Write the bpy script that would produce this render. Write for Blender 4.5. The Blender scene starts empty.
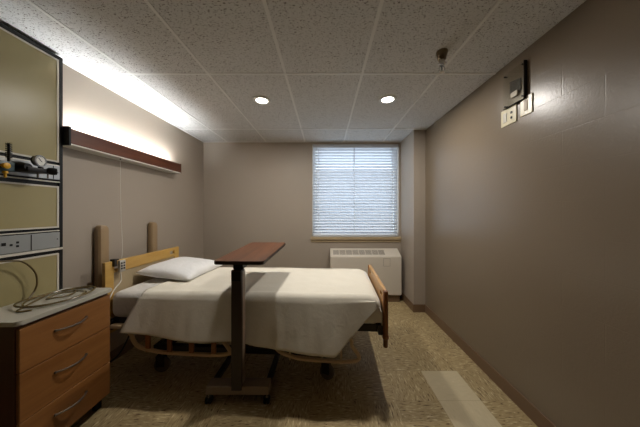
import bpy, bmesh, math, random
from mathutils import Vector, Matrix, Euler, noise
random.seed(7)
S = bpy.context.scene
COL = S.collection
PI = math.pi

# ------------------------------------------------------------------ materials
def lin(c):
    out = []
    for v in c:
        v /= 255.0
        out.append(v / 12.92 if v <= 0.04045 else ((v + 0.055) / 1.055) ** 2.4)
    return (*out, 1.0)

def mat(name, rgb, rough=0.5, metal=0.0, spec=0.5, bump=0.0, bscale=60.0, var=0.0, vscale=8.0, coat=0.0):
    m = bpy.data.materials.new(name); m.use_nodes = True
    nt = m.node_tree; N = nt.nodes; L = nt.links
    b = N['Principled BSDF']
    b.inputs['Base Color'].default_value = lin(rgb)
    b.inputs['Roughness'].default_value = rough
    b.inputs['Metallic'].default_value = metal
    b.inputs['Specular IOR Level'].default_value = spec
    if coat: b.inputs['Coat Weight'].default_value = coat; b.inputs['Coat Roughness'].default_value = 0.12
    tc = N.new('ShaderNodeTexCoord')
    n = N.new('ShaderNodeTexNoise'); n.inputs['Scale'].default_value = vscale; n.inputs['Detail'].default_value = 4
    L.new(tc.outputs['Object'], n.inputs['Vector'])
    mx = N.new('ShaderNodeMix'); mx.data_type = 'RGBA'
    d = 1 - max(var, 0.03); c = lin(rgb)
    mx.inputs[6].default_value = (c[0]*d, c[1]*d, c[2]*d, 1)
    mx.inputs[7].default_value = (min(1, c[0]/d), min(1, c[1]/d), min(1, c[2]/d), 1)
    L.new(n.outputs['Fac'], mx.inputs[0]); L.new(mx.outputs[2], b.inputs['Base Color'])
    if bump:
        n2 = N.new('ShaderNodeTexNoise'); n2.inputs['Scale'].default_value = bscale; n2.inputs['Detail'].default_value = 3
        L.new(tc.outputs['Object'], n2.inputs['Vector'])
        bp = N.new('ShaderNodeBump'); bp.inputs['Strength'].default_value = bump; bp.inputs['Distance'].default_value = 0.004
        L.new(n2.outputs['Fac'], bp.inputs['Height']); L.new(bp.outputs['Normal'], b.inputs['Normal'])
    return m

def wood(name, dark, light, axis=1, scale=14.0, rough=0.4, stretch=0.07, coat=0.0):
    m = bpy.data.materials.new(name); m.use_nodes = True
    nt = m.node_tree; N = nt.nodes; L = nt.links; b = N['Principled BSDF']
    tc = N.new('ShaderNodeTexCoord'); mp = N.new('ShaderNodeMapping')
    sc = [1.0, 1.0, 1.0]; sc[axis] = stretch
    mp.inputs['Scale'].default_value = sc
    L.new(tc.outputs['Object'], mp.inputs['Vector'])
    n = N.new('ShaderNodeTexNoise'); n.inputs['Scale'].default_value = scale; n.inputs['Detail'].default_value = 6
    n.inputs['Distortion'].default_value = 0.6
    L.new(mp.outputs['Vector'], n.inputs['Vector'])
    n2 = N.new('ShaderNodeTexNoise'); n2.inputs['Scale'].default_value = scale*7; n2.inputs['Detail'].default_value = 3
    L.new(mp.outputs['Vector'], n2.inputs['Vector'])
    ad = N.new('ShaderNodeMath'); ad.operation = 'MULTIPLY_ADD'; ad.inputs[1].default_value = 0.35
    L.new(n2.outputs['Fac'], ad.inputs[0]); L.new(n.outputs['Fac'], ad.inputs[2])
    r = N.new('ShaderNodeValToRGB'); r.color_ramp.elements[0].position = 0.45; r.color_ramp.elements[1].position = 0.9
    r.color_ramp.elements[0].color = lin(dark); r.color_ramp.elements[1].color = lin(light)
    L.new(ad.outputs[0], r.inputs['Fac']); L.new(r.outputs['Color'], b.inputs['Base Color'])
    b.inputs['Roughness'].default_value = rough
    if coat: b.inputs['Coat Weight'].default_value = coat; b.inputs['Coat Roughness'].default_value = 0.2
    return m

def emit(name, rgb, strength):
    m = bpy.data.materials.new(name); m.use_nodes = True
    b = m.node_tree.nodes['Principled BSDF']
    b.inputs['Base Color'].default_value = (0.8, 0.8, 0.8, 1)
    b.inputs['Emission Color'].default_value = (*rgb, 1)
    b.inputs['Emission Strength'].default_value = strength
    return m

def glass(name, tint=(1, 1, 1), amount=0.06):
    m = bpy.data.materials.new(name); m.use_nodes = True
    nt = m.node_tree; N = nt.nodes; L = nt.links; N.remove(N['Principled BSDF'])
    t = N.new('ShaderNodeBsdfTransparent'); t.inputs[0].default_value = (*tint, 1)
    g = N.new('ShaderNodeBsdfGlossy'); g.inputs['Roughness'].default_value = 0.03
    mx = N.new('ShaderNodeMixShader'); mx.inputs[0].default_value = amount
    L.new(t.outputs[0], mx.inputs[1]); L.new(g.outputs[0], mx.inputs[2])
    L.new(mx.outputs[0], N['Material Output'].inputs[0])
    return m

def translucent(name, rgb, f):
    m = mat(name, rgb, 0.45)
    nt = m.node_tree; N = nt.nodes; L = nt.links; b = N['Principled BSDF']
    t = N.new('ShaderNodeBsdfTranslucent'); t.inputs[0].default_value = lin(rgb)
    mx = N.new('ShaderNodeMixShader'); mx.inputs[0].default_value = f
    L.new(b.outputs[0], mx.inputs[1]); L.new(t.outputs[0], mx.inputs[2])
    L.new(mx.outputs[0], N['Material Output'].inputs[0])
    return m

def wall_paint(name, rgb, rough, block=0.0, axis='yz'):
    """painted wall; block > 0 adds faint courses of block work under the paint"""
    m = mat(name, rgb, rough, spec=0.5, var=0.03, vscale=2.5)
    nt = m.node_tree; N = nt.nodes; L = nt.links; b = N['Principled BSDF']
    tc = N.new('ShaderNodeTexCoord')
    n = N.new('ShaderNodeTexNoise'); n.inputs['Scale'].default_value = 90; n.inputs['Detail'].default_value = 3
    L.new(tc.outputs['Object'], n.inputs['Vector'])
    h = n.outputs['Fac']
    if block:
        sp = N.new('ShaderNodeSeparateXYZ'); L.new(tc.outputs['Object'], sp.inputs[0])
        cb = N.new('ShaderNodeCombineXYZ')
        L.new(sp.outputs['Y' if axis == 'yz' else 'X'], cb.inputs[0]); L.new(sp.outputs['Z'], cb.inputs[1])
        mp = N.new('ShaderNodeMapping'); mp.inputs['Location'].default_value = (0.1, -0.017, 0)
        L.new(cb.outputs[0], mp.inputs[0])
        br = N.new('ShaderNodeTexBrick'); br.inputs['Scale'].default_value = 1
        br.inputs['Brick Width'].default_value = 0.4; br.inputs['Row Height'].default_value = 0.2
        br.inputs['Mortar Size'].default_value = 0.004; br.inputs['Mortar Smooth'].default_value = 1.0
        L.new(mp.outputs[0], br.inputs['Vector'])
        ma = N.new('ShaderNodeMath'); ma.operation = 'MULTIPLY_ADD'; ma.inputs[1].default_value = -block
        L.new(br.outputs['Fac'], ma.inputs[0]); L.new(n.outputs['Fac'], ma.inputs[2])
        h = ma.outputs[0]
    bp = N.new('ShaderNodeBump'); bp.inputs['Strength'].default_value = 0.25; bp.inputs['Distance'].default_value = 0.002
    L.new(h, bp.inputs['Height']); L.new(bp.outputs['Normal'], b.inputs['Normal'])
    return m

def ceiling_tile():
    m = mat('acoustic_tile', (205, 203, 200), 0.9, spec=0.1)
    nt = m.node_tree; N = nt.nodes; L = nt.links; b = N['Principled BSDF']
    tc = N.new('ShaderNodeTexCoord')
    mp = N.new('ShaderNodeMapping'); mp.inputs['Scale'].default_value = (1, 1.7, 1)
    L.new(tc.outputs['Object'], mp.inputs[0])
    n = N.new('ShaderNodeTexNoise'); n.inputs['Scale'].default_value = 84; n.inputs['Detail'].default_value = 2.5
    n.inputs['Roughness'].default_value = 0.6; n.inputs['Distortion'].default_value = 0.8
    L.new(mp.outputs[0], n.inputs['Vector'])
    r = N.new('ShaderNodeValToRGB')
    r.color_ramp.elements[0].position = 0.35; r.color_ramp.elements[0].color = lin((104, 97, 91))
    r.color_ramp.elements[1].position = 0.43; r.color_ramp.elements[1].color = lin((212, 211, 209))
    L.new(n.outputs['Fac'], r.inputs['Fac']); L.new(r.outputs['Color'], b.inputs['Base Color'])
    bp = N.new('ShaderNodeBump'); bp.inputs['Strength'].default_value = 0.5; bp.inputs['Distance'].default_value = 0.004
    L.new(r.outputs['Color'], bp.inputs['Height']); L.new(bp.outputs['Normal'], b.inputs['Normal'])
    return m

def vct_floor():
    m = bpy.data.materials.new('vinyl_tile'); m.use_nodes = True
    nt = m.node_tree; N = nt.nodes; L = nt.links; b = N['Principled BSDF']
    T = 0.305
    tc = N.new('ShaderNodeTexCoord')
    sp = N.new('ShaderNodeSeparateXYZ'); L.new(tc.outputs['Object'], sp.inputs[0])
    def math_(op, a, bb=None, c=None):
        n = N.new('ShaderNodeMath'); n.operation = op
        for i, v in enumerate((a, bb, c)):
            if v is None: continue
            if isinstance(v, (int, float)): n.inputs[i].default_value = v
            else: L.new(v, n.inputs[i])
        return n.outputs[0]
    gx = math_('DIVIDE', math_('SUBTRACT', sp.outputs['X'], 0.815), T)
    gy = math_('DIVIDE', math_('SUBTRACT', sp.outputs['Y'], 0.11), T)
    ix = math_('FLOOR', gx); iy = math_('FLOOR', gy)
    cell = N.new('ShaderNodeCombineXYZ'); L.new(ix, cell.inputs[0]); L.new(iy, cell.inputs[1])
    wn = N.new('ShaderNodeTexWhiteNoise'); wn.noise_dimensions = '2D'; L.new(cell.outputs[0], wn.inputs['Vector'])
    par = math_('FLOORED_MODULO', math_('ADD', ix, iy), 2.0)
    offs = N.new('ShaderNodeVectorMath'); offs.operation = 'MULTIPLY_ADD'
    L.new(cell.outputs[0], offs.inputs[0]); offs.inputs[1].default_value = (3.7, 5.3, 0); L.new(tc.outputs['Object'], offs.inputs[2])
    fl = []
    for sc in ((1.0, 0.22, 1), (0.22, 1.0, 1)):
        mp = N.new('ShaderNodeMapping'); mp.inputs['Scale'].default_value = sc; L.new(offs.outputs[0], mp.inputs[0])
        n = N.new('ShaderNodeTexNoise'); n.inputs['Scale'].default_value = 100; n.inputs['Detail'].default_value = 3
        n.inputs['Distortion'].default_value = 0.7
        L.new(mp.outputs[0], n.inputs['Vector']); fl.append(n.outputs['Fac'])
    mx = N.new('ShaderNodeMix'); mx.data_type = 'FLOAT'
    L.new(par, mx.inputs[0]); L.new(fl[0], mx.inputs[2]); L.new(fl[1], mx.inputs[3])
    r = N.new('ShaderNodeValToRGB'); e = r.color_ramp.elements
    e[0].position = 0.30; e[0].color = lin((82, 58, 34)); e[1].position = 0.72; e[1].color = lin((214, 198, 160))
    k = e.new(0.40); k.color = lin((155, 134, 95)); k = e.new(0.58); k.color = lin((172, 152, 112))
    L.new(mx.outputs[0], r.inputs['Fac'])
    # tone of each tile
    tone = math_('MULTIPLY_ADD', wn.outputs['Value'], 0.16, 0.92)
    hs = N.new('ShaderNodeHueSaturation'); L.new(r.outputs['Color'], hs.inputs['Color']); L.new(tone, hs.inputs['Value'])
    # one lane of plain replacement tiles by the right wall
    inx = math_('COMPARE', ix, 0.0, 0.1)
    iny = math_('LESS_THAN', iy, 5.5)
    fac = math_('MULTIPLY', inx, iny)
    rep = N.new('ShaderNodeMix'); rep.data_type = 'RGBA'; rep.inputs[0].default_value = 0.85
    L.new(hs.outputs['Color'], rep.inputs[6]); rep.inputs[7].default_value = lin((200, 186, 154))
    mm = N.new('ShaderNodeMix'); mm.data_type = 'RGBA'
    L.new(fac, mm.inputs[0]); L.new(hs.outputs['Color'], mm.inputs[6]); L.new(rep.outputs[2], mm.inputs[7])
    # fine joints
    fx = math_('ABSOLUTE', math_('SUBTRACT', math_('FRACT', gx), 0.5)); fy = math_('ABSOLUTE', math_('SUBTRACT', math_('FRACT', gy), 0.5))
    jt = math_('GREATER_THAN', math_('MAXIMUM', fx, fy), 0.4965)
    jm = N.new('ShaderNodeMix'); jm.data_type = 'RGBA'; jm.inputs[7].default_value = lin((120, 100, 68))
    L.new(math_('MULTIPLY', jt, 0.6), jm.inputs[0]); L.new(mm.outputs[2], jm.inputs[6])
    L.new(jm.outputs[2], b.inputs['Base Color'])
    n3 = N.new('ShaderNodeTexNoise'); n3.inputs['Scale'].default_value = 3
    L.new(tc.outputs['Object'], n3.inputs['Vector'])
    L.new(math_('MULTIPLY_ADD', n3.outputs['Fac'], 0.2, 0.3), b.inputs['Roughness'])
    b.inputs['Specular IOR Level'].default_value = 0.35
    return m

def fabric(name, rgb, weave=260, strength=0.25, crease=0.25):
    m = mat(name, rgb, 0.9, spec=0.1)
    nt = m.node_tree; N = nt.nodes; L = nt.links; b = N['Principled BSDF']
    b.inputs['Sheen Weight'].default_value = 0.15
    tc = N.new('ShaderNodeTexCoord')
    n = N.new('ShaderNodeTexNoise'); n.inputs['Scale'].default_value = weave; n.inputs['Detail'].default_value = 2
    L.new(tc.outputs['Object'], n.inputs['Vector'])
    w = N.new('ShaderNodeTexNoise'); w.inputs['Scale'].default_value = 16; w.inputs['Detail'].default_value = 4; w.inputs['Distortion'].default_value = 1.2
    L.new(tc.outputs['Object'], w.inputs['Vector'])
    b1 = N.new('ShaderNodeBump'); b1.inputs['Strength'].default_value = strength; b1.inputs['Distance'].default_value = 0.002
    L.new(n.outputs['Fac'], b1.inputs['Height'])
    b2 = N.new('ShaderNodeBump'); b2.inputs['Strength'].default_value = crease; b2.inputs['Distance'].default_value = 0.02
    L.new(w.outputs['Fac'], b2.inputs['Height']); L.new(b1.outputs['Normal'], b2.inputs['Normal'])
    L.new(b2.outputs['Normal'], b.inputs['Normal'])
    return m

M = dict(
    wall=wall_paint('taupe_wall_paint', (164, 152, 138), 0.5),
    wall_right=wall_paint('taupe_block_wall_shaded', (122, 108, 90), 0.30, block=0.5),  # same taupe paint, with lens vignetting darkened into its base colour
    floor=vct_floor(), ceil=ceiling_tile(),
    tbar=mat('white_grid_metal', (226, 225, 222), 0.5),
    base=mat('brown_vinyl_base', (112, 88, 66), 0.4),
    white=mat('white_paint', (226, 226, 222), 0.4),
    sill=mat('beige_sill', (176, 156, 124), 0.45),
    slat=translucent('blind_slat', (232, 234, 238), 0.22),
    rail=mat('blind_rail', (205, 208, 214), 0.4),
    cordw=mat('white_cord', (220, 215, 205), 0.7),
    pane=glass('window_glass', (0.97, 0.99, 1.0), 0.06),
    ac=mat('cream_enamel', (212, 203, 188), 0.38),
    ac_dark=mat('vent_grey', (150, 142, 130), 0.5),
    black=mat('black_plastic', (18, 16, 15), 0.45, spec=0.25),
    dark=mat('dark_steel', (48, 44, 42), 0.4, metal=0.4),
    rubber=mat('grey_rubber', (104, 92, 78), 0.6),
    chrome=mat('chrome', (200, 200, 200), 0.18, metal=1.0),
    handle=mat('satin_handle_metal', (128, 118, 108), 0.32, metal=0.9),
    steel=mat('brushed_steel', (168, 168, 166), 0.38, metal=0.75),
    tansteel=mat('tan_enamel', (204, 176, 138), 0.35),
    maple=wood('maple_board', (182, 140, 68), (204, 165, 90), 1, 9, 0.35, 0.1),
    footwood=wood('footboard_wood', (170, 126, 70), (196, 152, 94), 1, 9, 0.35, 0.1),
    maple_panel=mat('tan_inset_laminate', (176, 158, 126), 0.35, var=0.05),
    maple_dark=wood('brown_wood_post', (120, 70, 30), (160, 100, 48), 2, 12, 0.35, 0.1),
    cherry=wood('nightstand_wood', (126, 80, 38), (156, 106, 58), 1, 9, 0.4, 0.07),
    cherry_dark=wood('nightstand_carcass', (72, 40, 24), (92, 54, 32), 2, 9, 0.45, 0.07),
    lam=mat('grey_laminate', (186, 182, 170), 0.3, var=0.06, vscale=300),
    walnut=wood('walnut_laminate', (76, 44, 24), (108, 66, 38), 1, 12, 0.45, 0.06),
    walnut_edge=mat('dark_edge_band', (44, 24, 16), 0.4),
    column=mat('brown_black_column', (52, 38, 30), 0.32),
    basebar=mat('grey_brown_base_cover', (136, 118, 100), 0.4),
    mahog=wood('mahogany_valance', (66, 30, 14), (100, 54, 28), 1, 16, 0.4, 0.05),
    lens=mat('white_diffuser', (225, 222, 212), 0.4),
    tube=emit('fluorescent_tube', (0.92, 0.97, 1.0), 150.0),
    led=emit('downlight_lens', (1.0, 0.93, 0.82), 12.0),
    pan_y=mat('olive_cream_laminate', (158, 146, 104), 0.32, spec=0.3, var=0.03),
    trim_l=mat('pale_trim', (206, 200, 186), 0.35),
    bluegrey=mat('outlet_strip_enamel', (148, 150, 148), 0.35),
    yellow=mat('yellow_plastic', (206, 156, 26), 0.35),
    teal=mat('dark_teal_plastic', (30, 52, 52), 0.35),
    dial=mat('gauge_dial', (226, 224, 216), 0.3),
    clear=glass('clear_acrylic', (0.93, 0.92, 0.88), 0.10),
    tubing=mat('clear_olive_tubing', (104, 88, 54), 0.25),
    tubing_d=mat('brown_tubing', (92, 74, 40), 0.3),
    bumper=mat('tan_vinyl_bumper', (150, 126, 94), 0.4),
    sheet=fabric('white_sheet', (222, 218, 212), 300, 0.15, 0.3),
    pillow=fabric('pillow_cotton', (232, 231, 230), 350, 0.12, 0.25),
    blanket=fabric('cream_blanket', (228, 221, 205), 180, 0.25, 0.09),
    remote=mat('grey_remote_plastic', (176, 172, 164), 0.4),
    ivory=mat('ivory_plate', (220, 210, 178), 0.3),
    sprink=mat('brass_chrome', (132, 116, 94), 0.22, metal=0.9),
    door=wood('door_veneer', (120, 84, 52), (150, 108, 70), 2, 8, 0.45, 0.06),
    bldg=mat('far_building_render', (150, 140, 132), 0.8),
    asphalt=mat('ground_outside', (170, 170, 168), 0.9),
)

# ------------------------------------------------------------------ mesh helpers
def box(bm, x0, x1, y0, y1, z0, z1, bev=0.0, seg=2, mtx=None):
    r = bmesh.ops.create_cube(bm, size=1.0)
    vs = r['verts']
    c = Vector(((x0+x1)/2, (y0+y1)/2, (z0+z1)/2)); d = (abs(x1-x0), abs(y1-y0), abs(z1-z0))
    for v in vs:
        v.co = Vector((v.co.x*d[0], v.co.y*d[1], v.co.z*d[2])) + c
    if bev > 0:
        es = list({e for v in vs for e in v.link_edges})
        g = bmesh.ops.bevel(bm, geom=es, offset=bev, segments=seg, affect='EDGES', profile=0.5)
        vs = list({v for f in g['faces'] for v in f.verts} | {v for v in vs if v.is_valid})
    if mtx is not None:
        bmesh.ops.transform(bm, matrix=mtx, verts=[v for v in vs if v.is_valid])
    return vs

def frame_of(d):
    d = d.normalized()
    a = Vector((0, 0, 1)) if abs(d.z) < 0.9 else Vector((1, 0, 0))
    u = d.cross(a).normalized(); w = d.cross(u).normalized()
    return u, w

def lathe(bm, origin, axis, prof, seg=20):
    """prof = [(radius, distance along axis)]"""
    o = Vector(origin); ax = Vector(axis).normalized(); u, w = frame_of(ax)
    rings = []
    for r, t in prof:
        if r <= 1e-6: rings.append([bm.verts.new(o + ax*t)])
        else: rings.append([bm.verts.new(o + ax*t + (u*math.cos(2*PI*k/seg) + w*math.sin(2*PI*k/seg))*r) for k in range(seg)])
    for a, b in zip(rings, rings[1:]):
        for k in range(seg):
            k2 = (k+1) % seg
            if len(a) == 1 and len(b) == 1: continue
            if len(a) == 1: bm.faces.new((a[0], b[k2], b[k]))
            elif len(b) == 1: bm.faces.new((a[k], a[k2], b[0]))
            else: bm.faces.new((a[k], a[k2], b[k2], b[k]))
    if len(rings[0]) > 1: bm.faces.new(rings[0][::-1])
    if len(rings[-1]) > 1: bm.faces.new(rings[-1])

def cyl(bm, p0, p1, r, seg=16, r1=None):
    p0 = Vector(p0); p1 = Vector(p1)
    lathe(bm, p0, p1-p0, [(r, 0), (r if r1 is None else r1, (p1-p0).length)], seg)

def smooth_path(pts, n=8, closed=False):
    P = [Vector(p) for p in pts]; out = []
    m = len(P)
    rng = range(m) if closed else range(m-1)
    for i in rng:
        if closed: a, b, c, d = P[(i-1) % m], P[i], P[(i+1) % m], P[(i+2) % m]
        else: a, b, c, d = P[max(i-1, 0)], P[i], P[i+1], P[min(i+2, m-1)]
        for k in range(n):
            t = k/n
            out.append(0.5*((2*b) + (c-a)*t + (2*a-5*b+4*c-d)*t*t + (3*b-a-3*c+d)*t**3))
    if not closed: out.append(P[-1])
    return out

def tube(bm, pts, r, seg=8, closed=False):
    P = [Vector(p) for p in pts]; n = len(P); rings = []
    prev = None
    for i, p in enumerate(P):
        if closed: d = P[(i+1) % n] - P[(i-1) % n]
        else: d = P[min(i+1, n-1)] - P[max(i-1, 0)]
        d.normalize()
        if prev is None: u, w = frame_of(d)
        else:
            u = (prev - d*prev.dot(d)).normalized(); w = d.cross(u)
        prev = u
        rings.append([bm.verts.new(p + (u*math.cos(2*PI*k/seg) + w*math.sin(2*PI*k/seg))*r) for k in range(seg)])
    for i in range(n if closed else n-1):
        a, b = rings[i], rings[(i+1) % n]
        for k in range(seg):
            bm.faces.new((a[k], a[(k+1) % seg], b[(k+1) % seg], b[k]))
    if not closed:
        bm.faces.new(rings[0][::-1]); bm.faces.new(rings[-1])

def prism(bm, poly, z0, z1, mtx=None):
    a = [bm.verts.new((x, y, z0)) for x, y in poly]; b = [bm.verts.new((x, y, z1)) for x, y in poly]
    n = len(poly)
    bm.faces.new(a[::-1]); bm.faces.new(b)
    for k in range(n): bm.faces.new((a[k], a[(k+1) % n], b[(k+1) % n], b[k]))
    if mtx is not None: bmesh.ops.transform(bm, matrix=mtx, verts=a+b)

def rrect(x0, x1, y0, y1, r, n=6):
    out = []
    for cx, cy, a0 in ((x1-r, y0+r, -90), (x1-r, y1-r, 0), (x0+r, y1-r, 90), (x0+r, y0+r, 180)):
        for k in range(n+1):
            a = math.radians(a0 + 90*k/n); out.append((cx + r*math.cos(a), cy + r*math.sin(a)))
    return out

def plate_holes(bm, w0, w1, h0, h1, t0, t1, holes, axes='yzx'):
    """rectangular plate with rectangular through-holes; axes maps (w, h, t) to x/y/z"""
    ws = sorted({w0, w1, *[v for h in holes for v in h[:2]]}); hs = sorted({h0, h1, *[v for h in holes for v in h[2:]]})
    inside = lambda a, b: any(h[0] < a < h[1] and h[2] < b < h[3] for h in holes)
    V = {}
    def P(w, h, t):
        k = (w, h, t)
        if k not in V:
            c = dict(zip(axes, k)); V[k] = bm.verts.new((c['x'], c['y'], c['z']))
        return V[k]
    cells = [[not inside((a+b)/2, (c+d)/2) for c, d in zip(hs, hs[1:])] for a, b in zip(ws, ws[1:])]
    for i, (a, b) in enumerate(zip(ws, ws[1:])):
        for j, (c, d) in enumerate(zip(hs, hs[1:])):
            if not cells[i][j]: continue
            bm.faces.new((P(a, c, t0), P(b, c, t0), P(b, d, t0), P(a, d, t0)))
            bm.faces.new((P(a, d, t1), P(b, d, t1), P(b, c, t1), P(a, c, t1)))
            for di, dj, e in ((-1, 0, ((a, c), (a, d))), (1, 0, ((b, d), (b, c))), (0, -1, ((b, c), (a, c))), (0, 1, ((a, d), (b, d)))):
                ii, jj = i+di, j+dj
                if not (0 <= ii < len(cells) and 0 <= jj < len(cells[0]) and cells[ii][jj]):
                    (p, q) = e
                    bm.faces.new((P(*p, t0), P(*q, t0), P(*q, t1), P(*p, t1)))
    bmesh.ops.recalc_face_normals(bm, faces=bm.faces[:])

def NB(): return bmesh.new()

def obj(name, bm, m, parent=None, smooth=False, angle=40):
    bmesh.ops.recalc_face_normals(bm, faces=bm.faces[:])
    me = bpy.data.meshes.new(name); bm.to_mesh(me); bm.free()
    me.materials.append(M[m] if isinstance(m, str) else m)
    if smooth:
        for p in me.polygons: p.use_smooth = True
        try: me.set_sharp_from_angle(angle=math.radians(angle))
        except Exception: pass
    o = bpy.data.objects.new(name, me); COL.objects.link(o)
    if parent is not None: o.parent = parent
    return o

def tag(o, label=None, cat=None, group=None, kind=None):
    if label: o['label'] = label
    if cat: o['category'] = cat
    if group: o['group'] = group
    if kind: o['kind'] = kind
    return o

def thing(name, label, cat, loc=(0, 0, 0), rz=0.0, group=None):
    o = bpy.data.objects.new(name, None); COL.objects.link(o)
    o.location = loc; o.rotation_euler = (0, 0, rz); o.empty_display_size = 0.1
    return tag(o, label, cat, group)

def dup(root, loc, label, group=None):
    r = root.copy(); COL.objects.link(r); r.location = loc; r['label'] = label
    if group: r['group'] = group
    for ch in list(root.children):
        c = ch.copy(); COL.objects.link(c); c.parent = r
        for g in list(ch.children):
            d = g.copy(); COL.objects.link(d); d.parent = c
    return r

def struct(name, bm, m, parent=None, smooth=False):
    o = obj(name, bm, m, parent, smooth)
    if parent is None: o['kind'] = 'structure'
    return o

# ------------------------------------------------------------------ room shell
XL, XR, YB, YF, H = -1.92, 1.352, 3.60, -2.60, 2.45
PX, PY = 1.195, 3.07                     # corner pier: left face, front face
WX0, WX1, WZ0, WZ1 = -0.20, 1.165, 0.955, 2.415
b = NB(); box(b, XL-.2, XR+.2, YF-.2, YB+.25, -.12, 0); struct('floor', b, 'floor')
b = NB(); box(b, XL-.2, XR+.2, YF-.2, YB+.25, H, H+.1); struct('ceiling', b, 'ceil')
b = NB(); box(b, XL-.15, XL, YF-.15, YB+.2, 0, H); struct('wall_left', b, 'wall')
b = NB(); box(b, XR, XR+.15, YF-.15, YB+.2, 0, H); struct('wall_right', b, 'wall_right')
b = NB(); plate_holes(b, XL, XR, 0, H, YB, YB+.2, [(WX0, WX1, WZ0, WZ1)], 'xzy'); struct('wall_back', b, 'wall')
b = NB(); box(b, PX, XR, PY, YB, 0, H); struct('wall_pier', b, 'wall')
DX0, DX1, DZ = -0.45, 0.55, 2.08
b = NB(); plate_holes(b, XL, XR, 0, H, YF-.15, YF, [(DX0, DX1, 0, DZ)], 'xzy'); struct('wall_front', b, 'wall')
# door behind the camera
d = thing('door_1', None, None, (0, 0, 0)); d['kind'] = 'structure'
b = NB(); box(b, DX0+.005, DX1-.005, YF-.10, YF-.055, .005, DZ-.005, .003); obj('door_leaf', b, 'door', d)
b = NB(); cyl(b, (DX1-.09, YF-.06, 1.0), (DX1-.09, YF, 1.0), .012); cyl(b, (DX1-.09, YF, 1.0), (DX1-.22, YF, 1.0), .011); obj('door_handle', b, 'chrome', d, True)
# ceiling grid
GX = [-1.535, -.925, -.315, .295, .905]; GY = [-1.85, -.63, .59, 1.81, 3.03]
b = NB()
for x in GX: box(b, x-.010, x+.010, YF, YB, H-.004, H-.0005)
for y in GY:
    xs = [XL] + GX + [XR]
    for a, c in zip(xs, xs[1:]): box(b, a+(.010 if a != XL else 0), c-(.010 if c != XR else 0), y-.010, y+.010, H-.004, H-.0005)
struct('trim_1', b, 'tbar')
b = NB()
box(b, XL, XL+.022, YF, YB, H-.006, H-.0005); box(b, XL+.022, PX, YB-.022, YB, H-.006, H-.0005)
struct('trim_2', b, 'tbar')
# baseboards
def basebd(name, x0, x1, y0, y1):
    b = NB(); box(b, x0, x1, y0, y1, 0, .105, .004); struct(name, b, 'base')
basebd('baseboard_right', XR-.012, XR, YF, PY-.012)
basebd('baseboard_left', XL, XL+.012, YF, YB-.012)
basebd('baseboard_back', XL, PX-.012, YB-.012, YB)
basebd('baseboard_pier_front', PX-.012, XR, PY-.012, PY)
basebd('baseboard_pier_side', PX-.012, PX, PY, YB)
# window
w = thing('window_1', None, None, (0, 0, 0)); w['kind'] = 'structure'
b = NB(); plate_holes(b, WX0, WX1, WZ0, WZ1, YB+.12, YB+.17, [(WX0+.045, WX1-.045, WZ0+.05, WZ1-.05)], 'xzy')
obj('window_frame', b, 'white', w)
b = NB(); box(b, WX0+.04, WX1-.04, YB+.142, YB+.148, WZ0+.04, WZ1-.04); obj('window_pane', b, 'pane', w)
b = NB(); box(b, WX0-.025, PX, YB-.035, YB, WZ0-.045, WZ0, .004); struct('trim_3', b, 'sill')
b = NB(); box(b, WX0-.02, PX, YB-.015, YB, WZ0-.085, WZ0-.052, .003); struct('trim_4', b, 'sill')
# what the window looks out on
b = NB(); box(b, -14, 14, YB+4, YB+60, -4.2, -4.0); struct('ground_outside', b, 'asphalt')
b = NB(); box(b, -9, 10, YB+14, YB+22, -4.0, 4.6, .05); struct('wall_outside', b, 'bldg')

# ------------------------------------------------------------------ window blind
t = thing('window_blind', 'white horizontal slat blind, closed, covering the window', 'window blind', ((WX0+WX1)/2, YB+.03, WZ0))
hw = (WX1-WX0)/2 - .012; hz = WZ1-WZ0
b = NB(); box(b, -hw, hw, -.03, .03, hz-.055, hz-.004, .003); obj('head_rail', b, 'rail', t)
b = NB(); box(b, -hw, hw, -.028, .028, .012, .034, .005); obj('bottom_rail', b, 'rail', t)
nsl = 30; z0s = .062; dz = (hz-.085-z0s)/(nsl-1)
b = NB()
prof = [(-.026, 0), (-.013, .0035), (0, .0047), (.013, .0035), (.026, 0), (.026, -.0022), (.013, .0012), (0, .0024), (-.013, .0012), (-.026, -.0022)]
va = [b.verts.new((-hw, p[0], p[1])) for p in prof]; vb = [b.verts.new((hw, p[0], p[1])) for p in prof]
b.faces.new(va); b.faces.new(vb[::-1])
for k in range(10): b.faces.new((va[k], vb[k], vb[(k+1) % 10], va[(k+1) % 10]))
sl = obj('slat', b, 'slat', t, True)
for k in range(nsl):
    o = sl if k == 0 else sl.copy()
    if k: COL.objects.link(o); o.parent = t
    o.location = (0, 0, z0s + dz*k); o.rotation_euler = (math.radians(-36 + random.uniform(-.7, .7)), 0, 0)
for x in (-hw+.09, -.02, hw-.09):
    b = NB()
    for yy in (-.0285, .0285): box(b, x-.004, x+.004, yy-.0012, yy+.0012, .034, hz-.055)
    obj('ladder_tape', b, 'slat', t)
b = NB(); cyl(b, (-hw+.05, -.034, .35), (-hw+.05, -.034, hz-.04), .004, 8); obj('tilt_wand', b, 'clear', t)

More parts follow.
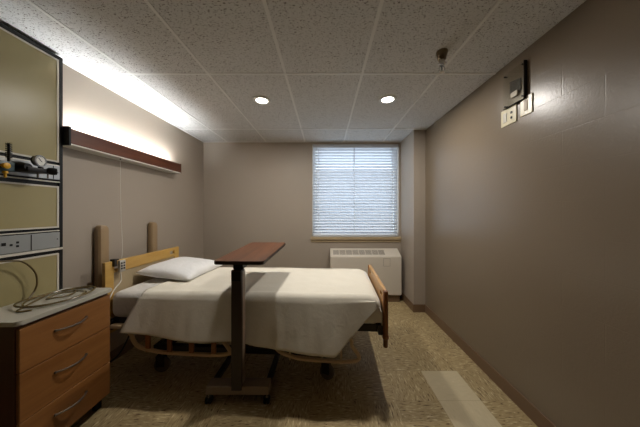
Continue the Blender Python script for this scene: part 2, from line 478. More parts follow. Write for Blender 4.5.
# ------------------------------------------------------------------ wall heating unit under the window
t = thing('wall_heater', 'cream wall heating and cooling cabinet with slotted top under the window', 'heater', (.0, YB, 0))
ax0, ax1 = .08, 1.135
b = NB()
pts = [(-.012, .0), (-.20, .0), (-.20, .108), (-.222, .112), (-.222, .68), (-.03, .775), (-.012, .775)]
va = [b.verts.new((ax0, y, z)) for y, z in pts[2:] + [(-.012, .108)]]; vb = [b.verts.new((ax1, y, z)) for y, z in pts[2:] + [(-.012, .108)]]
b.faces.new(va); b.faces.new(vb[::-1])
for k in range(len(va)): b.faces.new((va[k], vb[k], vb[(k+1) % len(va)], va[(k+1) % len(va)]))
bmesh.ops.bevel(b, geom=b.edges[:], offset=.006, segments=2, affect='EDGES')
obj('cabinet', b, 'ac', t, True, 30)
b = NB(); box(b, ax0+.02, ax1-.02, -.19, -.012, 0, .109); obj('plinth', b, 'base', t)
# sloped grilles
sl_dir = Vector((0, .192, .095)).normalized(); sl_n = Vector((0, -.095, .192)).normalized()
for k in range(8):
    b = NB()
    gw = .088; x = ax0 + .045 + k*.099
    def slopebox(u0, u1, s0, s1, n0, n1):
        vs = box(b, u0, u1, s0, s1, n0, n1)
        base = Vector((0, -.222, .68))
        for v in vs: v.co = base + Vector((v.co.x, 0, 0)) + sl_dir*v.co.y + sl_n*v.co.z
    for j in range(7): slopebox(x+j*gw/7, x+j*gw/7+.008, .055, .165, .0005, .004)
    obj('grille', b, 'ac_dark', t)
b = NB(); box(b, .868, .962, -.2245, -.2215, .545, .655, .001); dr = obj('access_door', b, 'ac', t)
b = NB(); plate_holes(b, .864, .966, .541, .659, -.2235, -.2218, [(.868, .962, .545, .655)], 'xzy'); obj('door_gap', b, 'ac_dark', t)

# ------------------------------------------------------------------ recessed ceiling downlights
def ring(bm, ro, ri, z0, z1, seg=40):
    A = []
    for r, z in ((ri, z1), (ri, z0), (ro-.006, z0), (ro, z1)):
        A.append([bm.verts.new((r*math.cos(2*PI*k/seg), r*math.sin(2*PI*k/seg), z)) for k in range(seg)])
    for i in range(4):
        p, q = A[i], A[(i+1) % 4]
        for k in range(seg): bm.faces.new((p[k], p[(k+1) % seg], q[(k+1) % seg], q[k]))
t = thing('recessed_downlight', 'lit round ceiling downlight above the bed, left of the pair', 'ceiling light', (-.62, 2.24, H), group='round ceiling downlights')
b = NB(); ring(b, .088, .058, -.009, -.0005); obj('trim_ring', b, 'white', t, True)
b = NB(); lathe(b, (0, 0, -.003), (0, 0, -1), [(0.0575, -.002), (.0575, .0), (.045, .003), (0, .005)], 32); obj('lamp_lens', b, 'led', t, True)
for i, x in enumerate((-.62, .61)):
    ld = bpy.data.lights.new('downlight_lamp', 'AREA'); ld.energy = 17.5; ld.color = (1.0, .955, .89); ld.shape = 'DISK'; ld.size = .112
    lo = bpy.data.objects.new('downlight_lamp', ld); COL.objects.link(lo); lo.location = (x, 2.24 - .02*i, H-.0095)
dup(t, (.61, 2.22, H), 'lit round ceiling downlight in front of the window, right of the pair')

# ------------------------------------------------------------------ sprinkler
t = thing('fire_sprinkler', 'brass and chrome fire sprinkler hanging from the ceiling near the right wall', 'fire sprinkler', (.80, 1.56, H))
b = NB(); lathe(b, (0, 0, 0), (0, 0, -1), [(.037, .0), (.038, .004), (.032, .03), (.026, .05), (.024, .055), (.018, .056)], 28); obj('escutcheon', b, 'sprink', t, True)
b = NB(); lathe(b, (0, 0, -.05), (0, 0, -1), [(.017, 0), (.017, .02), (.022, .022), (.022, .036), (.013, .038), (.012, .05)], 20)
for s in (-1, 1): tube(b, smooth_path([(s*.010, 0, -.098), (s*.019, 0, -.112), (s*.014, 0, -.128), (s*.004, 0, -.138)], 4), .0035, 8)
obj('sprinkler_body', b, 'chrome', t, True)
b = NB(); lathe(b, (0, 0, -.098), (0, 0, -1), [(.004, 0), (.005, .02), (.003, .04)], 10); obj('heat_bulb', b, 'teal', t, True)
b = NB(); lathe(b, (0, 0, -.136), (0, 0, -1), [(.006, 0), (.017, .003), (.018, .005), (.006, .006)], 20); obj('deflector', b, 'chrome', t, True)

# ------------------------------------------------------------------ right wall fittings
t = thing('wall_bracket_plate', 'clear mounting plate with dark frame high on the right wall above ivory outlets', 'wall bracket', (XR, 1.615, 2.243))
b = NB(); box(b, -.020, -.015, -.088, .09, -.126, .125, .002); obj('cover_plate', b, 'clear', t)
b = NB(); box(b, -.024, -.0005, -.093, -.088, -.130, .128, .002); box(b, -.024, -.0005, -.088, .09, -.130, -.126, .002); obj('edge_frame', b, 'black', t)
b = NB(); prism(b, [(-.045, .035), (.045, .055), (.045, -.03), (.01, -.07), (-.045, -.05)], 0, .006,
                Matrix(((0, 0, -1, -.0005), (1, 0, 0, 0), (0, 1, 0, 0), (0, 0, 0, 1)))); obj('wall_opening', b, 'black', t)
b = NB(); box(b, -.016, -.007, -.03, .03, -.075, -.035, .004); obj('connector', b, 'trim_l', t)
for y, z in ((-.076, -.105), (.076, -.112), (-.076, .108), (.076, .108)):
    b = NB(); cyl(b, (-.0005, y, z), (-.024, y, z), .005, 10); obj('screw', b, 'black', t, True)
def wallplate(label, y0, y1, z0, z1, kind):
    t = thing('outlet_plate' if kind else 'jack_plate', label, 'wall plate', (XR, (y0+y1)/2, (z0+z1)/2), group='ivory wall plates on the right wall')
    hy, hz_ = (y1-y0)/2, (z1-z0)/2
    b = NB(); box(b, -.007, .001, -hy, hy, -hz_, hz_, .003); obj('plate', b, 'ivory', t)
    if kind:
        b = NB(); box(b, -.010, -.006, .012, .048, -.035, .035, .002); obj('receptacle_face', b, 'trim_l', t)
        for z in (-.018, .018):
            b = NB(); cyl(b, (-.006, -.028, z), (-.0095, -.028, z), .009, 14); obj('socket_hole', b, 'black', t, True)
    else:
        b = NB(); box(b, -.011, -.006, -.014, .014, -.035, .035, .003); obj('jack_module', b, 'sill', t)
        for z in (-.048, .048):
            b = NB(); cyl(b, (-.006, 0, z), (-.0085, 0, z), .004, 10); obj('screw', b, 'chrome', t, True)
wallplate('wide ivory outlet plate with two dark sockets on the right wall', 1.603, 1.743, 1.992, 2.115, True)
wallplate('narrow ivory wall plate nearer than the two-socket outlet', 1.48, 1.572, 2.005, 2.13, False)

# ------------------------------------------------------------------ medical headwall panel (left wall)
HX, HY0, HY1 = -1.84, .35, 1.60
t = thing('medical_headwall', 'black framed olive cream medical wall panel with gas and outlet strips', 'wall panel', (XL, 0, 0))
px = HX - XL
b = NB(); box(b, 0.0005, px-.012, HY0, HY1, .25, 2.43); obj('backing', b, 'black', t)
rows = [(1.695, 2.405), (1.245, 1.53), (.32, 1.07)]
for nm, (z0, z1) in zip(('upper_panel', 'middle_panel', 'lower_panel'), rows):
    ya, yb = HY0+.02, HY1-.022
    b = NB(); box(b, px-.0125, px-.004, ya+.010, yb-.010, z0+.010, z1-.010); p = obj(nm, b, 'pan_y', t)
    b = NB(); plate_holes(b, ya, yb, z0, z1, px-.0125, px-.001, [(ya+.010, yb-.010, z0+.010, z1-.010)], 'yzx'); obj('panel_trim', b, 'trim_l', p)
b = NB(); box(b, px-.0125, px, HY0, HY1-.0, 2.405, 2.43); box(b, px-.0125, px, HY1-.02, HY1, .25, 2.405); obj('outer_frame', b, 'black', t)
b = NB(); box(b, px-.0125, px+.003, HY0+.02, HY1-.02, 1.575, 1.668, .002); gs = obj('gas_strip', b, 'steel', t)
b = NB(); box(b, px+.0025, px+.0045, HY1-.060, HY1-.056, 1.577, 1.666); obj('strip_joint', b, 'black', gs)
b = NB(); cyl(b, (px+.002, HY1-.036, 1.622), (px+.006, HY1-.036, 1.622), .005, 10); obj('key_hole', b, 'black', gs)
b = NB(); box(b, px-.0125, px+.002, HY0+.02, HY1-.02, 1.665, 1.675, .002); box(b, px-.0125, px+.004, HY0+.02, HY1-.02, 1.555, 1.562, .002); obj('strip_trim', b, 'trim_l', t)
b = NB(); box(b, px-.0125, px+.003, HY0+.02, HY1-.02, 1.112, 1.215, .002); os_ = obj('outlet_strip', b, 'bluegrey', t)
b = NB(); box(b, px+.0025, px+.0045, 1.4236, 1.4276, 1.115, 1.212); obj('strip_joint', b, 'black', os_)
for y, z, s in ((1.362, 1.172, .006), (1.362, 1.150, .006), (1.334, 1.160, .006), (1.303, 1.168, .009), (1.565, 1.168, .003)):
    b = NB(); box(b, px+.002, px+.005, y-s, y+s, z-s, z+s, .001); obj('socket', b, 'black', os_)
b = NB(); box(b, px-.0125, px+.008, HY0+.02, HY1-.005, 1.093, 1.108, .002); obj('outlet_ledge', b, 'trim_l', t)
b = NB(); box(b, px-.0125, px+.003, HY0+.02, HY1-.02, 1.222, 1.229, .002); obj('outlet_trim', b, 'trim_l', t)

# vacuum regulator with dial gauge
G = Vector((-1.752, 1.405, 1.668)); gn = Vector((.985, .17, 0)).normalized()
t = thing('vacuum_regulator', 'black vacuum regulator with round white dial gauge plugged into gas strip', 'regulator', (HX+.005, 1.43, 1.60))
R0 = Vector(t.location)
lc = lambda *p: Vector(p) - R0
g = G - R0
b = NB(); lathe(b, g - gn*.03, gn, [(.020, 0), (.031, .006), (.033, .022), (.034, .03), (.031, .034), (.028, .03)], 28); gb = obj('gauge_case', b, 'black', t, True)
b = NB(); lathe(b, g - gn*.0, gn, [(.0285, -.002), (.0285, .001), (0, .0012)], 28); obj('gauge_dial', b, 'dial', gb)
b = NB(); u = Vector((0, 0, 1)); s = gn.cross(u)
for a in range(-130, 131, 20):
    d = u*math.cos(math.radians(a)) + s*math.sin(math.radians(a))
    cyl(b, g + gn*.002 + d*.023, g + gn*.002 + d*.028, .0009, 6)
d = (u*.7 + s*.7); cyl(b, g + gn*.003 - d*.008, g + gn*.003 + d*.022, .0013, 6)
obj('gauge_needle', b, 'black', gb)
b = NB(); lathe(b, g - gn*.001, gn, [(.0355, -.01), (.0365, 0), (.0345, .004), (.029, .004), (.029, 0)], 28); obj('gauge_bezel', b, 'steel', gb, True)
b = NB(); cyl(b, lc(-1.752, 1.405, 1.63), lc(-1.752, 1.405, 1.61), .012); box(b, *(v for v in (-.001, .10, -.10, .012, -.008, .022)), .006)
obj('regulator_body', b, 'black', t, True, 30)
b = NB(); lathe(b, Vector((.085, .0, .012)), Vector((.6, .8, 0)), [(.012, 0), (.022, .01), (.024, .03), (.02, .045), (.01, .047)], 20); obj('control_knob', b, 'black', t, True)
b = NB(); lathe(b, Vector((.002, -.09, .02)), Vector((1, 0, 0)), [(.030, 0), (.030, .05), (.024, .07), (.02, .09)], 20); obj('inlet_fitting', b, 'black', t, True)
b = NB(); cyl(b, (.06, -.02, -.008), (.06, -.02, -.035), .006, 10); obj('hose_barb', b, 'chrome', t, True)
b = NB(); cyl(b, (.06, .03, -.0), (.06, .03, -.03), .004, 10); obj('hose_barb', b, 'chrome', t, True)
# oxygen flow meter
t = thing('oxygen_flowmeter', 'yellow and black oxygen flowmeter with upright tube at left edge of gas strip', 'flowmeter', (HX+.005, 1.235, 1.60))
b = NB(); box(b, .0, .09, -.03, .05, -.02, .035, .006); obj('valve_body', b, 'teal', t, True, 30)
b = NB(); cyl(b, (.06, .045, .035), (.06, .045, .145), .012, 14); fm = obj('flow_tube', b, 'clear', t, True)
b = NB(); cyl(b, (.06, .045, .035), (.06, .045, .14), .006, 10)
for k in range(7): cyl(b, (.06, .045, .06+k*.012), (.06, .045, .063+k*.012), .0126, 12)
obj('tube_scale', b, 'black', fm, True)
b = NB(); lathe(b, (.089, .0, .006), (1, .1, 0), [(.010, 0), (.014, .008), (.016, .022), (.008, .026)], 16); obj('flow_knob', b, 'yellow', t, True)
b = NB(); box(b, .088, .10, -.085, -.03, -.015, .012, .004); box(b, .088, .10, -.085, -.03, .010, .038, .004); obj('yellow_bracket', b, 'yellow', t, True, 30)
b = NB(); lathe(b, (.075, .02, -.02), (0, 0, -1), [(.010, 0), (.012, .012), (.006, .014), (.005, .035), (.004, .036)], 14); obj('hose_nipple', b, 'yellow', t, True)

# ------------------------------------------------------------------ wall light over the bed
LX, LY0, LY1, LZ0, LZ1 = -1.80, 1.60, 2.855, 1.832, 1.945
t = thing('overbed_light', 'mahogany fronted fluorescent wall light above the headboard, lit upward', 'wall light', (XL, LY0, LZ0))
lx = LX - XL; ll = LY1-LY0; lz = LZ1-LZ0
b = NB(); box(b, lx-.018, lx, .016, ll-.012, .006, lz, .002); obj('valance', b, 'mahog', t)
b = NB(); box(b, .0005, lx+.003, 0, .016, -.008, lz+.012, .003); obj('end_cap', b, 'black', t)
b = NB(); box(b, .0005, lx+.002, ll-.012, ll, 0, lz+.004, .003); obj('end_cap', b, 'mahog', t)
b = NB(); box(b, .0005, lx, .016, ll-.012, -.002, .006); obj('bottom_lens', b, 'lens', t)
b = NB(); box(b, .0005, .02, .016, ll-.012, .006, .055); obj('ballast_housing', b, 'white', t)
for y in (.03, ll-.026):
    b = NB(); box(b, .064, .099, y-.008, y+.008, .006, .097, .003); obj('lamp_holder', b, 'white', t)
b = NB(); cyl(b, (.082, .038, .078), (.082, ll-.034, .078), .0125, 16); obj('lamp_tube', b, 'tube', t, True)
b = NB(); cyl(b, (lx-.035, .445, -.002), (lx-.035, .445, -.012), .004, 8); obj('cord_outlet', b, 'black', t)
b = NB()
tube(b, smooth_path([(-1.835, 2.045, 1.819), (-1.83, 2.04, 1.6), (-1.815, 2.03, 1.3), (-1.785, 2.01, 1.05), (-1.752, 1.965, .952)], 8), .0016, 6)
tag(obj('pull_cord', b, 'cordw'), 'thin white pull cord hanging from the wall light to headboard', 'cord')

# ------------------------------------------------------------------ wall bumper posts
def bumper_bm():
    b = NB()
    sec = [(0.0005, -.045), (.030, -.045), (.045, -.035), (.050, -.015), (.050, .015), (.045, .035), (.030, .045), (.0005, .045)]
    lev = [(0, 1, 1), (1.19, 1, 1), (1.215, .96, .94), (1.232, .8, .72), (1.24, .5, .35)]
    rings = [[b.verts.new((x*fx, y*fy, z)) for x, y in sec] for z, fx, fy in lev]
    for p, q in zip(rings, rings[1:]):
        for k in range(8): b.faces.new((p[k], p[(k+1) % 8], q[(k+1) % 8], q[k]))
    b.faces.new(rings[0][::-1]); b.faces.new(rings[-1])
    return b
o = obj('wall_bumper', bumper_bm(), 'bumper', None, True, 30); o.location = (XL+.0125, 1.93, 0)
tag(o, 'tall tan wall bumper post behind the near end of the headboard', 'wall bumper', 'tan bumper posts behind the headboard')
o2 = o.copy(); COL.objects.link(o2); o2.location = (XL+.0125, 2.50, 0)
tag(o2, 'tall tan wall bumper post behind the far end of the headboard', 'wall bumper', 'tan bumper posts behind the headboard')

# ------------------------------------------------------------------ hospital bed
BED = (-.625, 2.18, 0); BR = -math.atan(.055)
BM = Matrix.Translation(BED) @ Matrix.Rotation(BR, 4, 'Z')
t = thing('hospital_bed', 'adjustable hospital bed with maple headboard and footboard on casters', 'bed', BED, BR)
# headboard
hx = -1.12
b = NB(); plate_holes(b, -.425, .425, .36, .945, hx-.014, hx+.014, [(-.345, -.275, .875, .912), (.285, .355, .875, .912), (-.35, .35, .44, .845)], 'yzx')
hb = obj('headboard', b, 'maple', t)
bv = hb.modifiers.new('bevel', 'BEVEL'); bv.width = .006; bv.segments = 2; bv.limit_method = 'ANGLE'
b = NB(); box(b, hx-.007, hx+.006, -.35, .35, .44, .845); obj('inset_panel', b, 'maple_panel', hb)
# footboard
fx = 1.102
b = NB(); plate_holes(b, -.40, .425, .40, .765, fx-.014, fx+.014, [(-.35, -.27, .69, .72), (.25, .33, .69, .72), (-.36, .36, .46, .65)], 'yzx')
fb = obj('footboard', b, 'footwood', t)
bv = fb.modifiers.new('bevel', 'BEVEL'); bv.width = .006; bv.segments = 2; bv.limit_method = 'ANGLE'
b = NB(); box(b, fx-.007, fx+.007, -.36, .36, .46, .65); obj('inset_panel', b, 'footwood', fb)
for s in (-1, 1):
    b = NB(); lathe(b, (fx, s*.418, .345), (0, 0, 1), [(.014, 0), (.017, .004), (.017, .06), (.024, .066), (.024, .085), (.019, .09), (.019, .40), (.016, .415), (.008, .42)], 18)
    obj('corner_post', b, 'maple_dark', fb, True)
b = NB(); box(b, fx-.05, fx-.016, -.40, .40, .42, .50, .004); obj('foot_bracket', b, 'dark', t)
b = NB(); box(b, hx+.016, hx+.05, -.40, .40, .40, .48, .004); obj('head_bracket', b, 'dark', t)
# deck
b = NB()
for s in (-1, 1): box(b, hx+.05, fx-.05, s*.35-.02, s*.35+.02, .43, .49, .004)
for k in range(9): 
    x = -1.0 + k*.25; box(b, x-.03, x+.03, -.33, .33, .455, .485)
obj('deck_frame', b, 'dark', t)
b = NB(); box(b, -1.03, -.93, -.47, -.42, .44, .475, .015); obj('corner_bumper', b, 'tansteel', t, True, 30)
# lower frame and lift arms
b = NB()
for s in (-1, 1): box(b, -.80, .72, s*.29-.022, s*.29+.022, .19, .235, .004)
for x in (-.78, -.05, .70): box(b, x-.022, x+.022, -.268, .268, .19, .235, .003)
obj('base_frame', b, 'dark', t)
for x0, x1 in ((-.70, -.35), (.62, .25)):
    for s in (-1, 1):
        b = NB(); d = Vector((x1-x0, 0, .22)); L_ = d.length
        box(b, 0, L_, -.012, .012, -.02, .02, .003, mtx=Matrix.Translation((x0, s*.25, .22)) @ Matrix.Rotation(-math.atan2(d.z, d.x), 4, 'Y'))
        obj('lift_arm', b, 'dark', t)
b = NB(); cyl(b, (-.45, 0, .25), (.10, 0, .36), .03, 14); box(b, -.62, -.42, -.06, .06, .20, .30, .01); obj('lift_motor', b, 'dark', t)
# casters
for x, y, a in ((-.76, -.29, .2), (.64, -.29, -.3), (-.76, .29, .1), (.64, .29, .4)):
    b = NB(); cyl(b, (x, y, .215), (x, y, .135), .014, 12)
    mt = Matrix.Translation((x, y, 0)) @ Matrix.Rotation(a, 4, 'Z')
    for s in (-1, 1): box(b, -.02, .045, s*.022-.003, s*.022+.003, .05, .14, .002, mtx=mt)
    box(b, -.022, .03, -.025, .025, .128, .142, .002, mtx=mt)
    c = obj('caster', b, 'dark', t)
    b = NB(); ax = mt.to_3x3() @ Vector((0, 1, 0)); o = mt @ Vector((.02, 0, .0605))
    lathe(b, o - ax*.016, ax, [(.05, 0), (.06, .004), (.06, .028), (.05, .032)], 28); lathe(b, o - ax*.019, ax, [(.03, 0), (.03, .038)], 20)
    obj('wheel', b, 'rubber', c, True, 30)
# side rails, lowered
def side_rail(xa, xb, s, wood_posts):
    y = s*.468; zb = .272 if wood_posts else .258
    b = NB()
    loop = [(xa+.05, y, .43), (xa, y, .40), (xa+.05, y, .32), (xa+.18, y, zb+.016), (xa+.32, y, zb+.004), (xb-.12, y, zb), (xb-.02, y, zb+.013), (xb, y, .30), (xb-.05, y, .37), (xb-.11, y, .43)]
    tube(b, smooth_path(loop, 6, True), .014, 8, True)
    r = obj('side_rail', b, 'tansteel', t, True)
    n = 4 if wood_posts else 2
    for k in range(n):
        x = xa + .13 + (xb-xa-.26)*k/(n-1)
        b = NB()
        if wood_posts: box(b, x-.018, x+.018, y-.008, y+.008, zb+.006, .43, .004)
        else: cyl(b, (x, y, zb), (x, y, .43), .007, 8)
        obj('rail_upright', b, 'maple_dark' if wood_posts else 'tansteel', r)
    for k in (0, n-1):
        b = NB(); x = xa + .13 + (xb-xa-.26)*k/(n-1)
        cyl(b, (x, y, .42), (x, s*.37, .45), .008, 8)
        obj('rail_hinge', b, 'dark', r)
for s in (-1, 1):
    side_rail(-.84, -.06, s, True); side_rail(.26, .90, s, False)

# mattress
def soft_box(x0, x1, y0, y1, z0, z1, r, n=4):
    b = NB(); box(b, x0, x1, y0, y1, z0, z1, r, n); return b
o = obj('mattress', soft_box(-1.09, 1.075, -.412, .412, .491, .705, .06, 6), 'sheet', None, True, 60)
o.location = BED; o.rotation_euler = (0, 0, BR)
tag(o, 'white sheeted mattress on the hospital bed under the cream blanket', 'mattress')

# blanket: a shell tucked over the foot plus a long drape on each side
def nz(x, y, z, s): return noise.noise(Vector((x*s, y*s, z*s)))
b = NB()
X0, X1 = -.80, 1.055
def shell_profile(n_side=8, n_top=40):
    P = []
    yo, zt, r = .427, .717, .055
    for k in range(n_side): P.append((-yo, .53 + (zt-r-.53)*k/n_side))
    for k in range(7): a = PI - PI/2*k/6; P.append((-yo+r + r*math.cos(a), zt-r + r*math.sin(a)))
    for k in range(1, n_top): P.append((-yo+r + (2*yo-2*r)*k/n_top, zt))
    for k in range(7): a = PI/2 - PI/2*k/6; P.append((yo-r + r*math.cos(a), zt-r + r*math.sin(a)))
    for k in range(1, n_side+1): P.append((yo, zt-r - (zt-r-.53)*k/n_side))
    return P
PR = shell_profile()
NX = 110; rows_ = []
for i in range(NX+1):
    x = X0 + (X1-X0)*i/NX
    row = []
    for y, z in PR:
        xx = x - .02*(1 if False else 0)
        dzv = 0.0
        if z > .66:
            dzv = .006*nz(x, y, 0, 3.0) + .0035*nz(x, y, 5, 9.0)
            dzv += .008*math.exp(-((x-X0)/.05)**2)          # turned edge by the pillow
            e = (x - X1)/.09
            if e > -1: dzv -= .028*(1+e)**2
        row.append(b.verts.new((xx + .02*nz(y, 0, 3, 4)*(1 if i == 0 else 0), y + (.004*nz(x, z, 1, 8) if z < .66 else 0), z + max(dzv, -.03) if z > .66 else z)))
    rows_.append(row)
for p, q in zip(rows_, rows_[1:]):
    for k in range(len(PR)-1): b.faces.new((p[k], p[k+1], q[k+1], q[k]))
# foot end closing down behind the footboard
last = rows_[-1]
low = [b.verts.new((X1+.022, v.co.y*.985, min(v.co.z, .62) - (.0 if v.co.z < .6 else .02))) for v in last]
low2 = [b.verts.new((X1+.022, v.co.y*.985, .50)) for v in last]
for k in range(len(PR)-1):
    b.faces.new((last[k], last[k+1], low[k+1], low[k]))
    if last[k].co.z > .66 and last[k+1].co.z > .66: b.faces.new((low[k], low[k+1], low2[k+1], low2[k]))
# drapes
def drape(s):
    NXd, NZd = 120, 22
    g = []
    for i in range(NXd+1):
        u = i/NXd
        col = []
        for j in range(NZd+1):
            v = j/NZd
            xs = X0 - .005 - .075*v**0.8*(1-u)**6 * (1 if s < 0 else .6)     # left edge slants towards the head
            xe = 1.03
            x = xs*(1-u) + xe*u
            hem = .450 - .100*min(1, max(0, (x+.95)/1.68))
            hem += .006*math.sin(x*7+1) 
            if x > .73: hem += (x-.73)*.95
            ztop = .69
            z = ztop + (min(hem, .672)-ztop)*v
            drop = ztop - z
            fold = .010*math.sin(x*13 + 1.7*nz(x, 0, 0, 2)) * min(1, drop/.25) + .007*nz(x*1.6, z*.5, 2, 9)*min(1, drop/.2)
            y = .430 + (.116 - .040*math.exp(-(x/.14)**2))*max(0, drop)/.30 + fold*.7*(1 - .8*math.exp(-(x/.14)**2))
            if j == 0:
                for k in range(7):                                     # the drape leaves the top along the rounded edge
                    a = math.radians(100 - 80*k/6)
                    w_ = 1 - k/7
                    zz = .665 + (.0555)*math.sin(a) + .006*nz(x, -.4*s*-1, 0, 3.0)*w_
                    yy = .374 + .056*math.cos(a) + (.0035 if k > 1 else 0)
                    col.append(b.verts.new((x, s*yy, max(zz, z - .02) if x < .98 else zz - (x-.98)*.4)))
                continue
            col.append(b.verts.new((x, s*y, z)))
        g.append(col)
    for p, q in zip(g, g[1:]):
        for k in range(len(p)-1): b.faces.new((p[k], p[k+1], q[k+1], q[k]))
drape(-1); drape(1)
o = obj('blanket', b, 'blanket', None, True, 180)
o.location = BED; o.rotation_euler = (0, 0, BR)
sd = o.modifiers.new('thick', 'SOLIDIFY'); sd.thickness = .004; sd.offset = 0
tag(o, 'cream cotton blanket spread over the bed and hanging past its near side', 'blanket')

# pillow
b = NB(); n = 34; hxp, hyp = .255, .305
def pil(u, v, side):
    e = max(abs(u), abs(v))
    pr = max(0.0, (1-abs(u)**3.2))**.42 * max(0.0, (1-abs(v)**3.2))**.42
    th = .066*pr
    sx = 1 - .07*(1-abs(v))*0 - .06*(math.cos(v*PI/2))*abs(u)**4*0.8
    sy = 1 - .06*(math.cos(u*PI/2))*abs(v)**4*0.8
    x, y = u*hxp*sx, v*hyp*sy
    w = .006*nz(x, y, side, 7) + .003*nz(x, y, side, 18)
    return x, y, side*th*(1.15 if side > 0 else .75) + w*pr
gt = [[b.verts.new(pil(-1+2*i/n, -1+2*j/n, 1)) for j in range(n+1)] for i in range(n+1)]
gb_ = [[gt[i][j] if i in (0, n) or j in (0, n) else b.verts.new(pil(-1+2*i/n, -1+2*j/n, -1)) for j in range(n+1)] for i in range(n+1)]
for i in range(n):
    for j in range(n):
        b.faces.new((gt[i][j], gt[i+1][j], gt[i+1][j+1], gt[i][j+1]))
        f = (gb_[i][j], gb_[i][j+1], gb_[i+1][j+1], gb_[i+1][j])
        if len(set(f)) == 4: b.faces.new(f)
o = obj('pillow', b, 'pillow', None, True, 180)
o.matrix_world = BM @ Matrix.Translation((-.835, .135, .768)) @ Matrix.Rotation(math.radians(6), 4, 'Y') @ Matrix.Rotation(math.radians(-1), 4, 'Z')
tag(o, 'plump white pillow at the head of the bed', 'pillow')

# bed control and cords
t = thing('bed_control', 'grey hand control hooked on the near corner of the headboard', 'remote control', (-1.716, 1.925, .90), math.radians(-5))
b = NB(); box(b, -.012, .012, -.026, .026, -.05, .045, .005); obj('control_body', b, 'remote', t, True, 30)
b = NB(); box(b, -.050, -.010, -.052, -.028, .0, .062, .004); box(b, -.06, -.012, -.045, -.01, .048, .060, .003); obj('hook', b, 'dark', t)
for k, z in enumerate((-.022, 0, .022)):
    b = NB()
    for y in (-.011, .011): box(b, .011, .015, y-.007, y+.007, z-.007, z+.007, .002)
    obj('button', b, 'dark', t)
b = NB(); tube(b, smooth_path([(.0, -.01, -.05), (.004, -.01, -.09), (.01, -.02, -.13), (.035, -.10, -.175), (.06, -.155, -.22), (.02, -.165, -.28), (-.01, -.12, -.36), (-.02, -.06, -.42)], 8), .004, 8); obj('control_cord', b, 'cordw', t, True)
b = NB(); tube(b, smooth_path([(-1.63, 1.93, .44), (-1.60, 1.86, .34), (-1.66, 1.82, .20), (-1.78, 1.80, .13), (-1.88, 1.82, .16), (-1.905, 1.84, .28), (-1.908, 1.84, .36)], 8), .006, 8)
tag(obj('power_cord', b, 'black', None, True), 'black power cord looping from under the bed head to the wall', 'cord')

# ------------------------------------------------------------------ overbed table
t = thing('overbed_table', 'walnut topped overbed table standing over the blanket on a dark column', 'table', (-.622, 1.628, 0))
tilt = Matrix.Translation((0, -.04, .985)) @ Matrix.Rotation(math.radians(-1.8), 4, 'Z') @ Matrix.Rotation(math.radians(1.9), 4, 'X')
xa, xb, yl = -.165, .195, .78
b = NB(); prism(b, rrect(xa+.003, xb-.003, .003, yl-.003, .03), .021, .025, tilt); obj('table_top', b, 'walnut', t)
tp = t.children[-1]
b = NB(); prism(b, rrect(xa, xb, 0, yl, .033), 0, .0208, tilt); obj('edge_band', b, 'walnut_edge', tp)
b = NB(); box(b, -.035, .035, .0, .10, .945, .985, .004); cyl(b, (.0, .05, .95), (.0, .05, .90), .02); obj('support_head', b, 'black', t)
b = NB(); box(b, -.036, .040, -.035, .030, .10, .945, .006); obj('column', b, 'column', t)
b = NB(); box(b, -.030, .034, -.041, -.034, .87, .935, .003); obj('height_lever', b, 'black', t)
b = NB(); box(b, .0408, .0425, -.02, .03, .14, .93); obj('column_channel', b, 'basebar', t)
b = NB(); box(b, -.215, .225, -.03, .06, .068, .128, .006); bb = obj('base_bar', b, 'basebar', t)
for x in (-.195, .205):
    b = NB(); box(b, x-.02, x+.02, .06, .70, .078, .112, .004); obj('base_leg', b, 'dark', t)
for x in (-.2, .21):
    for y in (-.012, .67):
        b = NB(); cyl(b, (x, y, .07), (x, y, .048), .009, 12); box(b, x-.018, x+.018, y-.012, y+.016, .044, .052, .002)
        c = obj('caster', b, 'chrome', t, True, 30)
        b = NB()
        for s in (-1, 1): lathe(b, (x+s*.012-.008, y, .027), (1, 0, 0), [(.022, 0), (.027, .003), (.027, .013), (.022, .016)], 20)
        obj('wheel', b, 'black', c, True, 30)

# ------------------------------------------------------------------ nightstand
NX0, NX1, NY0, NY1, NZ = -1.835, -1.515, 1.125, 1.615, .815
t = thing('nightstand', 'three drawer wooden nightstand with grey top in the left foreground', 'nightstand', (NX0, NY0, 0))
wx, wy = NX1-NX0, NY1-NY0
b = NB(); prism(b, rrect(0, wx+.012, -.012, wy+.006, .02), NZ-.022, NZ)
bmesh.ops.bevel(b, geom=[e for e in b.edges if abs(e.verts[0].co.z-e.verts[1].co.z) < 1e-6], offset=.004, segments=2, affect='EDGES')
obj('top', b, 'lam', t, True, 30)
b = NB(); box(b, .004, wx-.02, .0, wy-.004, .075, NZ-.022, .002); obj('carcass', b, 'cherry_dark', t)
for z0, z1 in ((.078, .298), (.302, .546), (.550, .772)):
    b = NB(); box(b, wx-.0195, wx-.0005, .006, wy-.006, z0, z1, .003); d = obj('drawer', b, 'cherry', t)
    zc = z0 + (z1-z0)*.62
    b = NB()
    pts = []
    for k in range(17):
        u = k/16; pts.append((wx + .004 + .026*math.sin(PI*u)**.8, .155 + .165*u, zc - .004*math.sin(PI*u)))
    tube(b, pts, .0055, 8)
    for y in (.155, .32): cyl(b, (wx-.001, y, zc), (wx+.006, y, zc), .007, 10)
    obj('handle', b, 'handle', d, True)
for x in (.04, wx-.05):
    for y in (.045, wy-.05):
        b = NB(); box(b, x-.015, x+.015, y-.02, y+.02, 0, .075, .004); obj('foot', b, 'black', t)

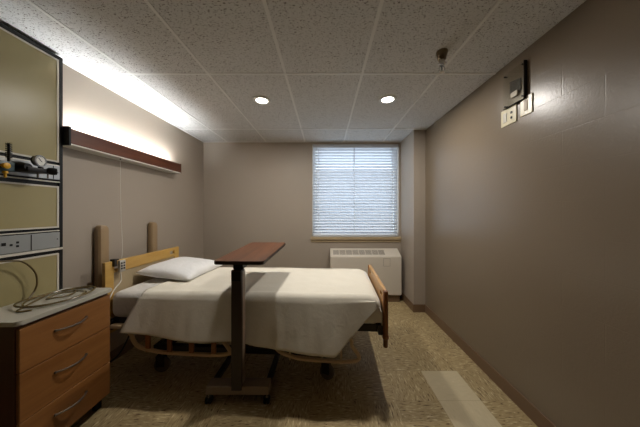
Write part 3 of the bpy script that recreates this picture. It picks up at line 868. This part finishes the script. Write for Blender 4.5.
# tubing
b = NB(); pts = []
cx, cy = -1.665, 1.44
for k in range(150):
    u = k/149; a = u*2*PI*3.3 + 1.0
    rr = .088 + .03*math.sin(a*.37+1) + .02*math.sin(u*9)
    pts.append(Vector((cx + rr*1.05*math.cos(a) + .02*math.sin(u*7), cy + rr*1.35*math.sin(a) - .02*u, NZ + .0052 + .010*u + .003*(1+math.sin(a*2.3)))))
pts += smooth_path([pts[-1], (cx-.02, 1.27, NZ+.006), (cx+.02, 1.22, NZ+.0055), (cx+.07, 1.24, NZ+.0055)], 8)[1:]
tube(b, pts, .005, 7)
tag(obj('oxygen_tubing', b, 'tubing', None, True), 'loosely coiled clear olive tubing lying on the nightstand', 'tubing')
b = NB()
tube(b, smooth_path([(-1.79, .95, 1.08), (-1.795, 1.12, 1.09), (-1.80, 1.30, 1.075), (-1.80, 1.365, 1.05), (-1.80, 1.415, .98), (-1.80, 1.425, .91), (-1.80, 1.41, .86), (-1.79, 1.37, .8215)], 8), .0045, 8)
tag(obj('suction_tubing', b, 'tubing_d', None, True), 'brown tube arching against the lower wall panel above the nightstand', 'tubing')

# ------------------------------------------------------------------ world, camera
W = bpy.data.worlds.new('sky'); S.world = W; W.use_nodes = True
bg = W.node_tree.nodes['Background']; bg.inputs[0].default_value = (.72, .85, 1.0, 1); bg.inputs[1].default_value = 4.6
pl = bpy.data.lights.new('window_portal', 'AREA'); pl.shape = 'RECTANGLE'; pl.size = WX1-WX0; pl.size_y = WZ1-WZ0; pl.cycles.is_portal = True
po = bpy.data.objects.new('window_portal', pl); COL.objects.link(po); po.location = ((WX0+WX1)/2, YB+.19, (WZ0+WZ1)/2); po.rotation_euler = (math.radians(-90), 0, 0)

cd = bpy.data.cameras.new('camera'); cam = bpy.data.objects.new('camera', cd); COL.objects.link(cam)
cam.location = (0, 0, 1.36); cam.rotation_euler = (math.radians(90), 0, 0)
cd.sensor_width = 36; cd.lens = 228/640*36; cd.shift_x = -5/640; cd.shift_y = -2.5/640; cd.clip_start = .02
S.camera = cam
S.view_settings.view_transform = 'Standard'; S.view_settings.look = 'None'; S.view_settings.gamma = 1.0
S.view_settings.use_curve_mapping = False; S.view_settings.exposure = 0.0
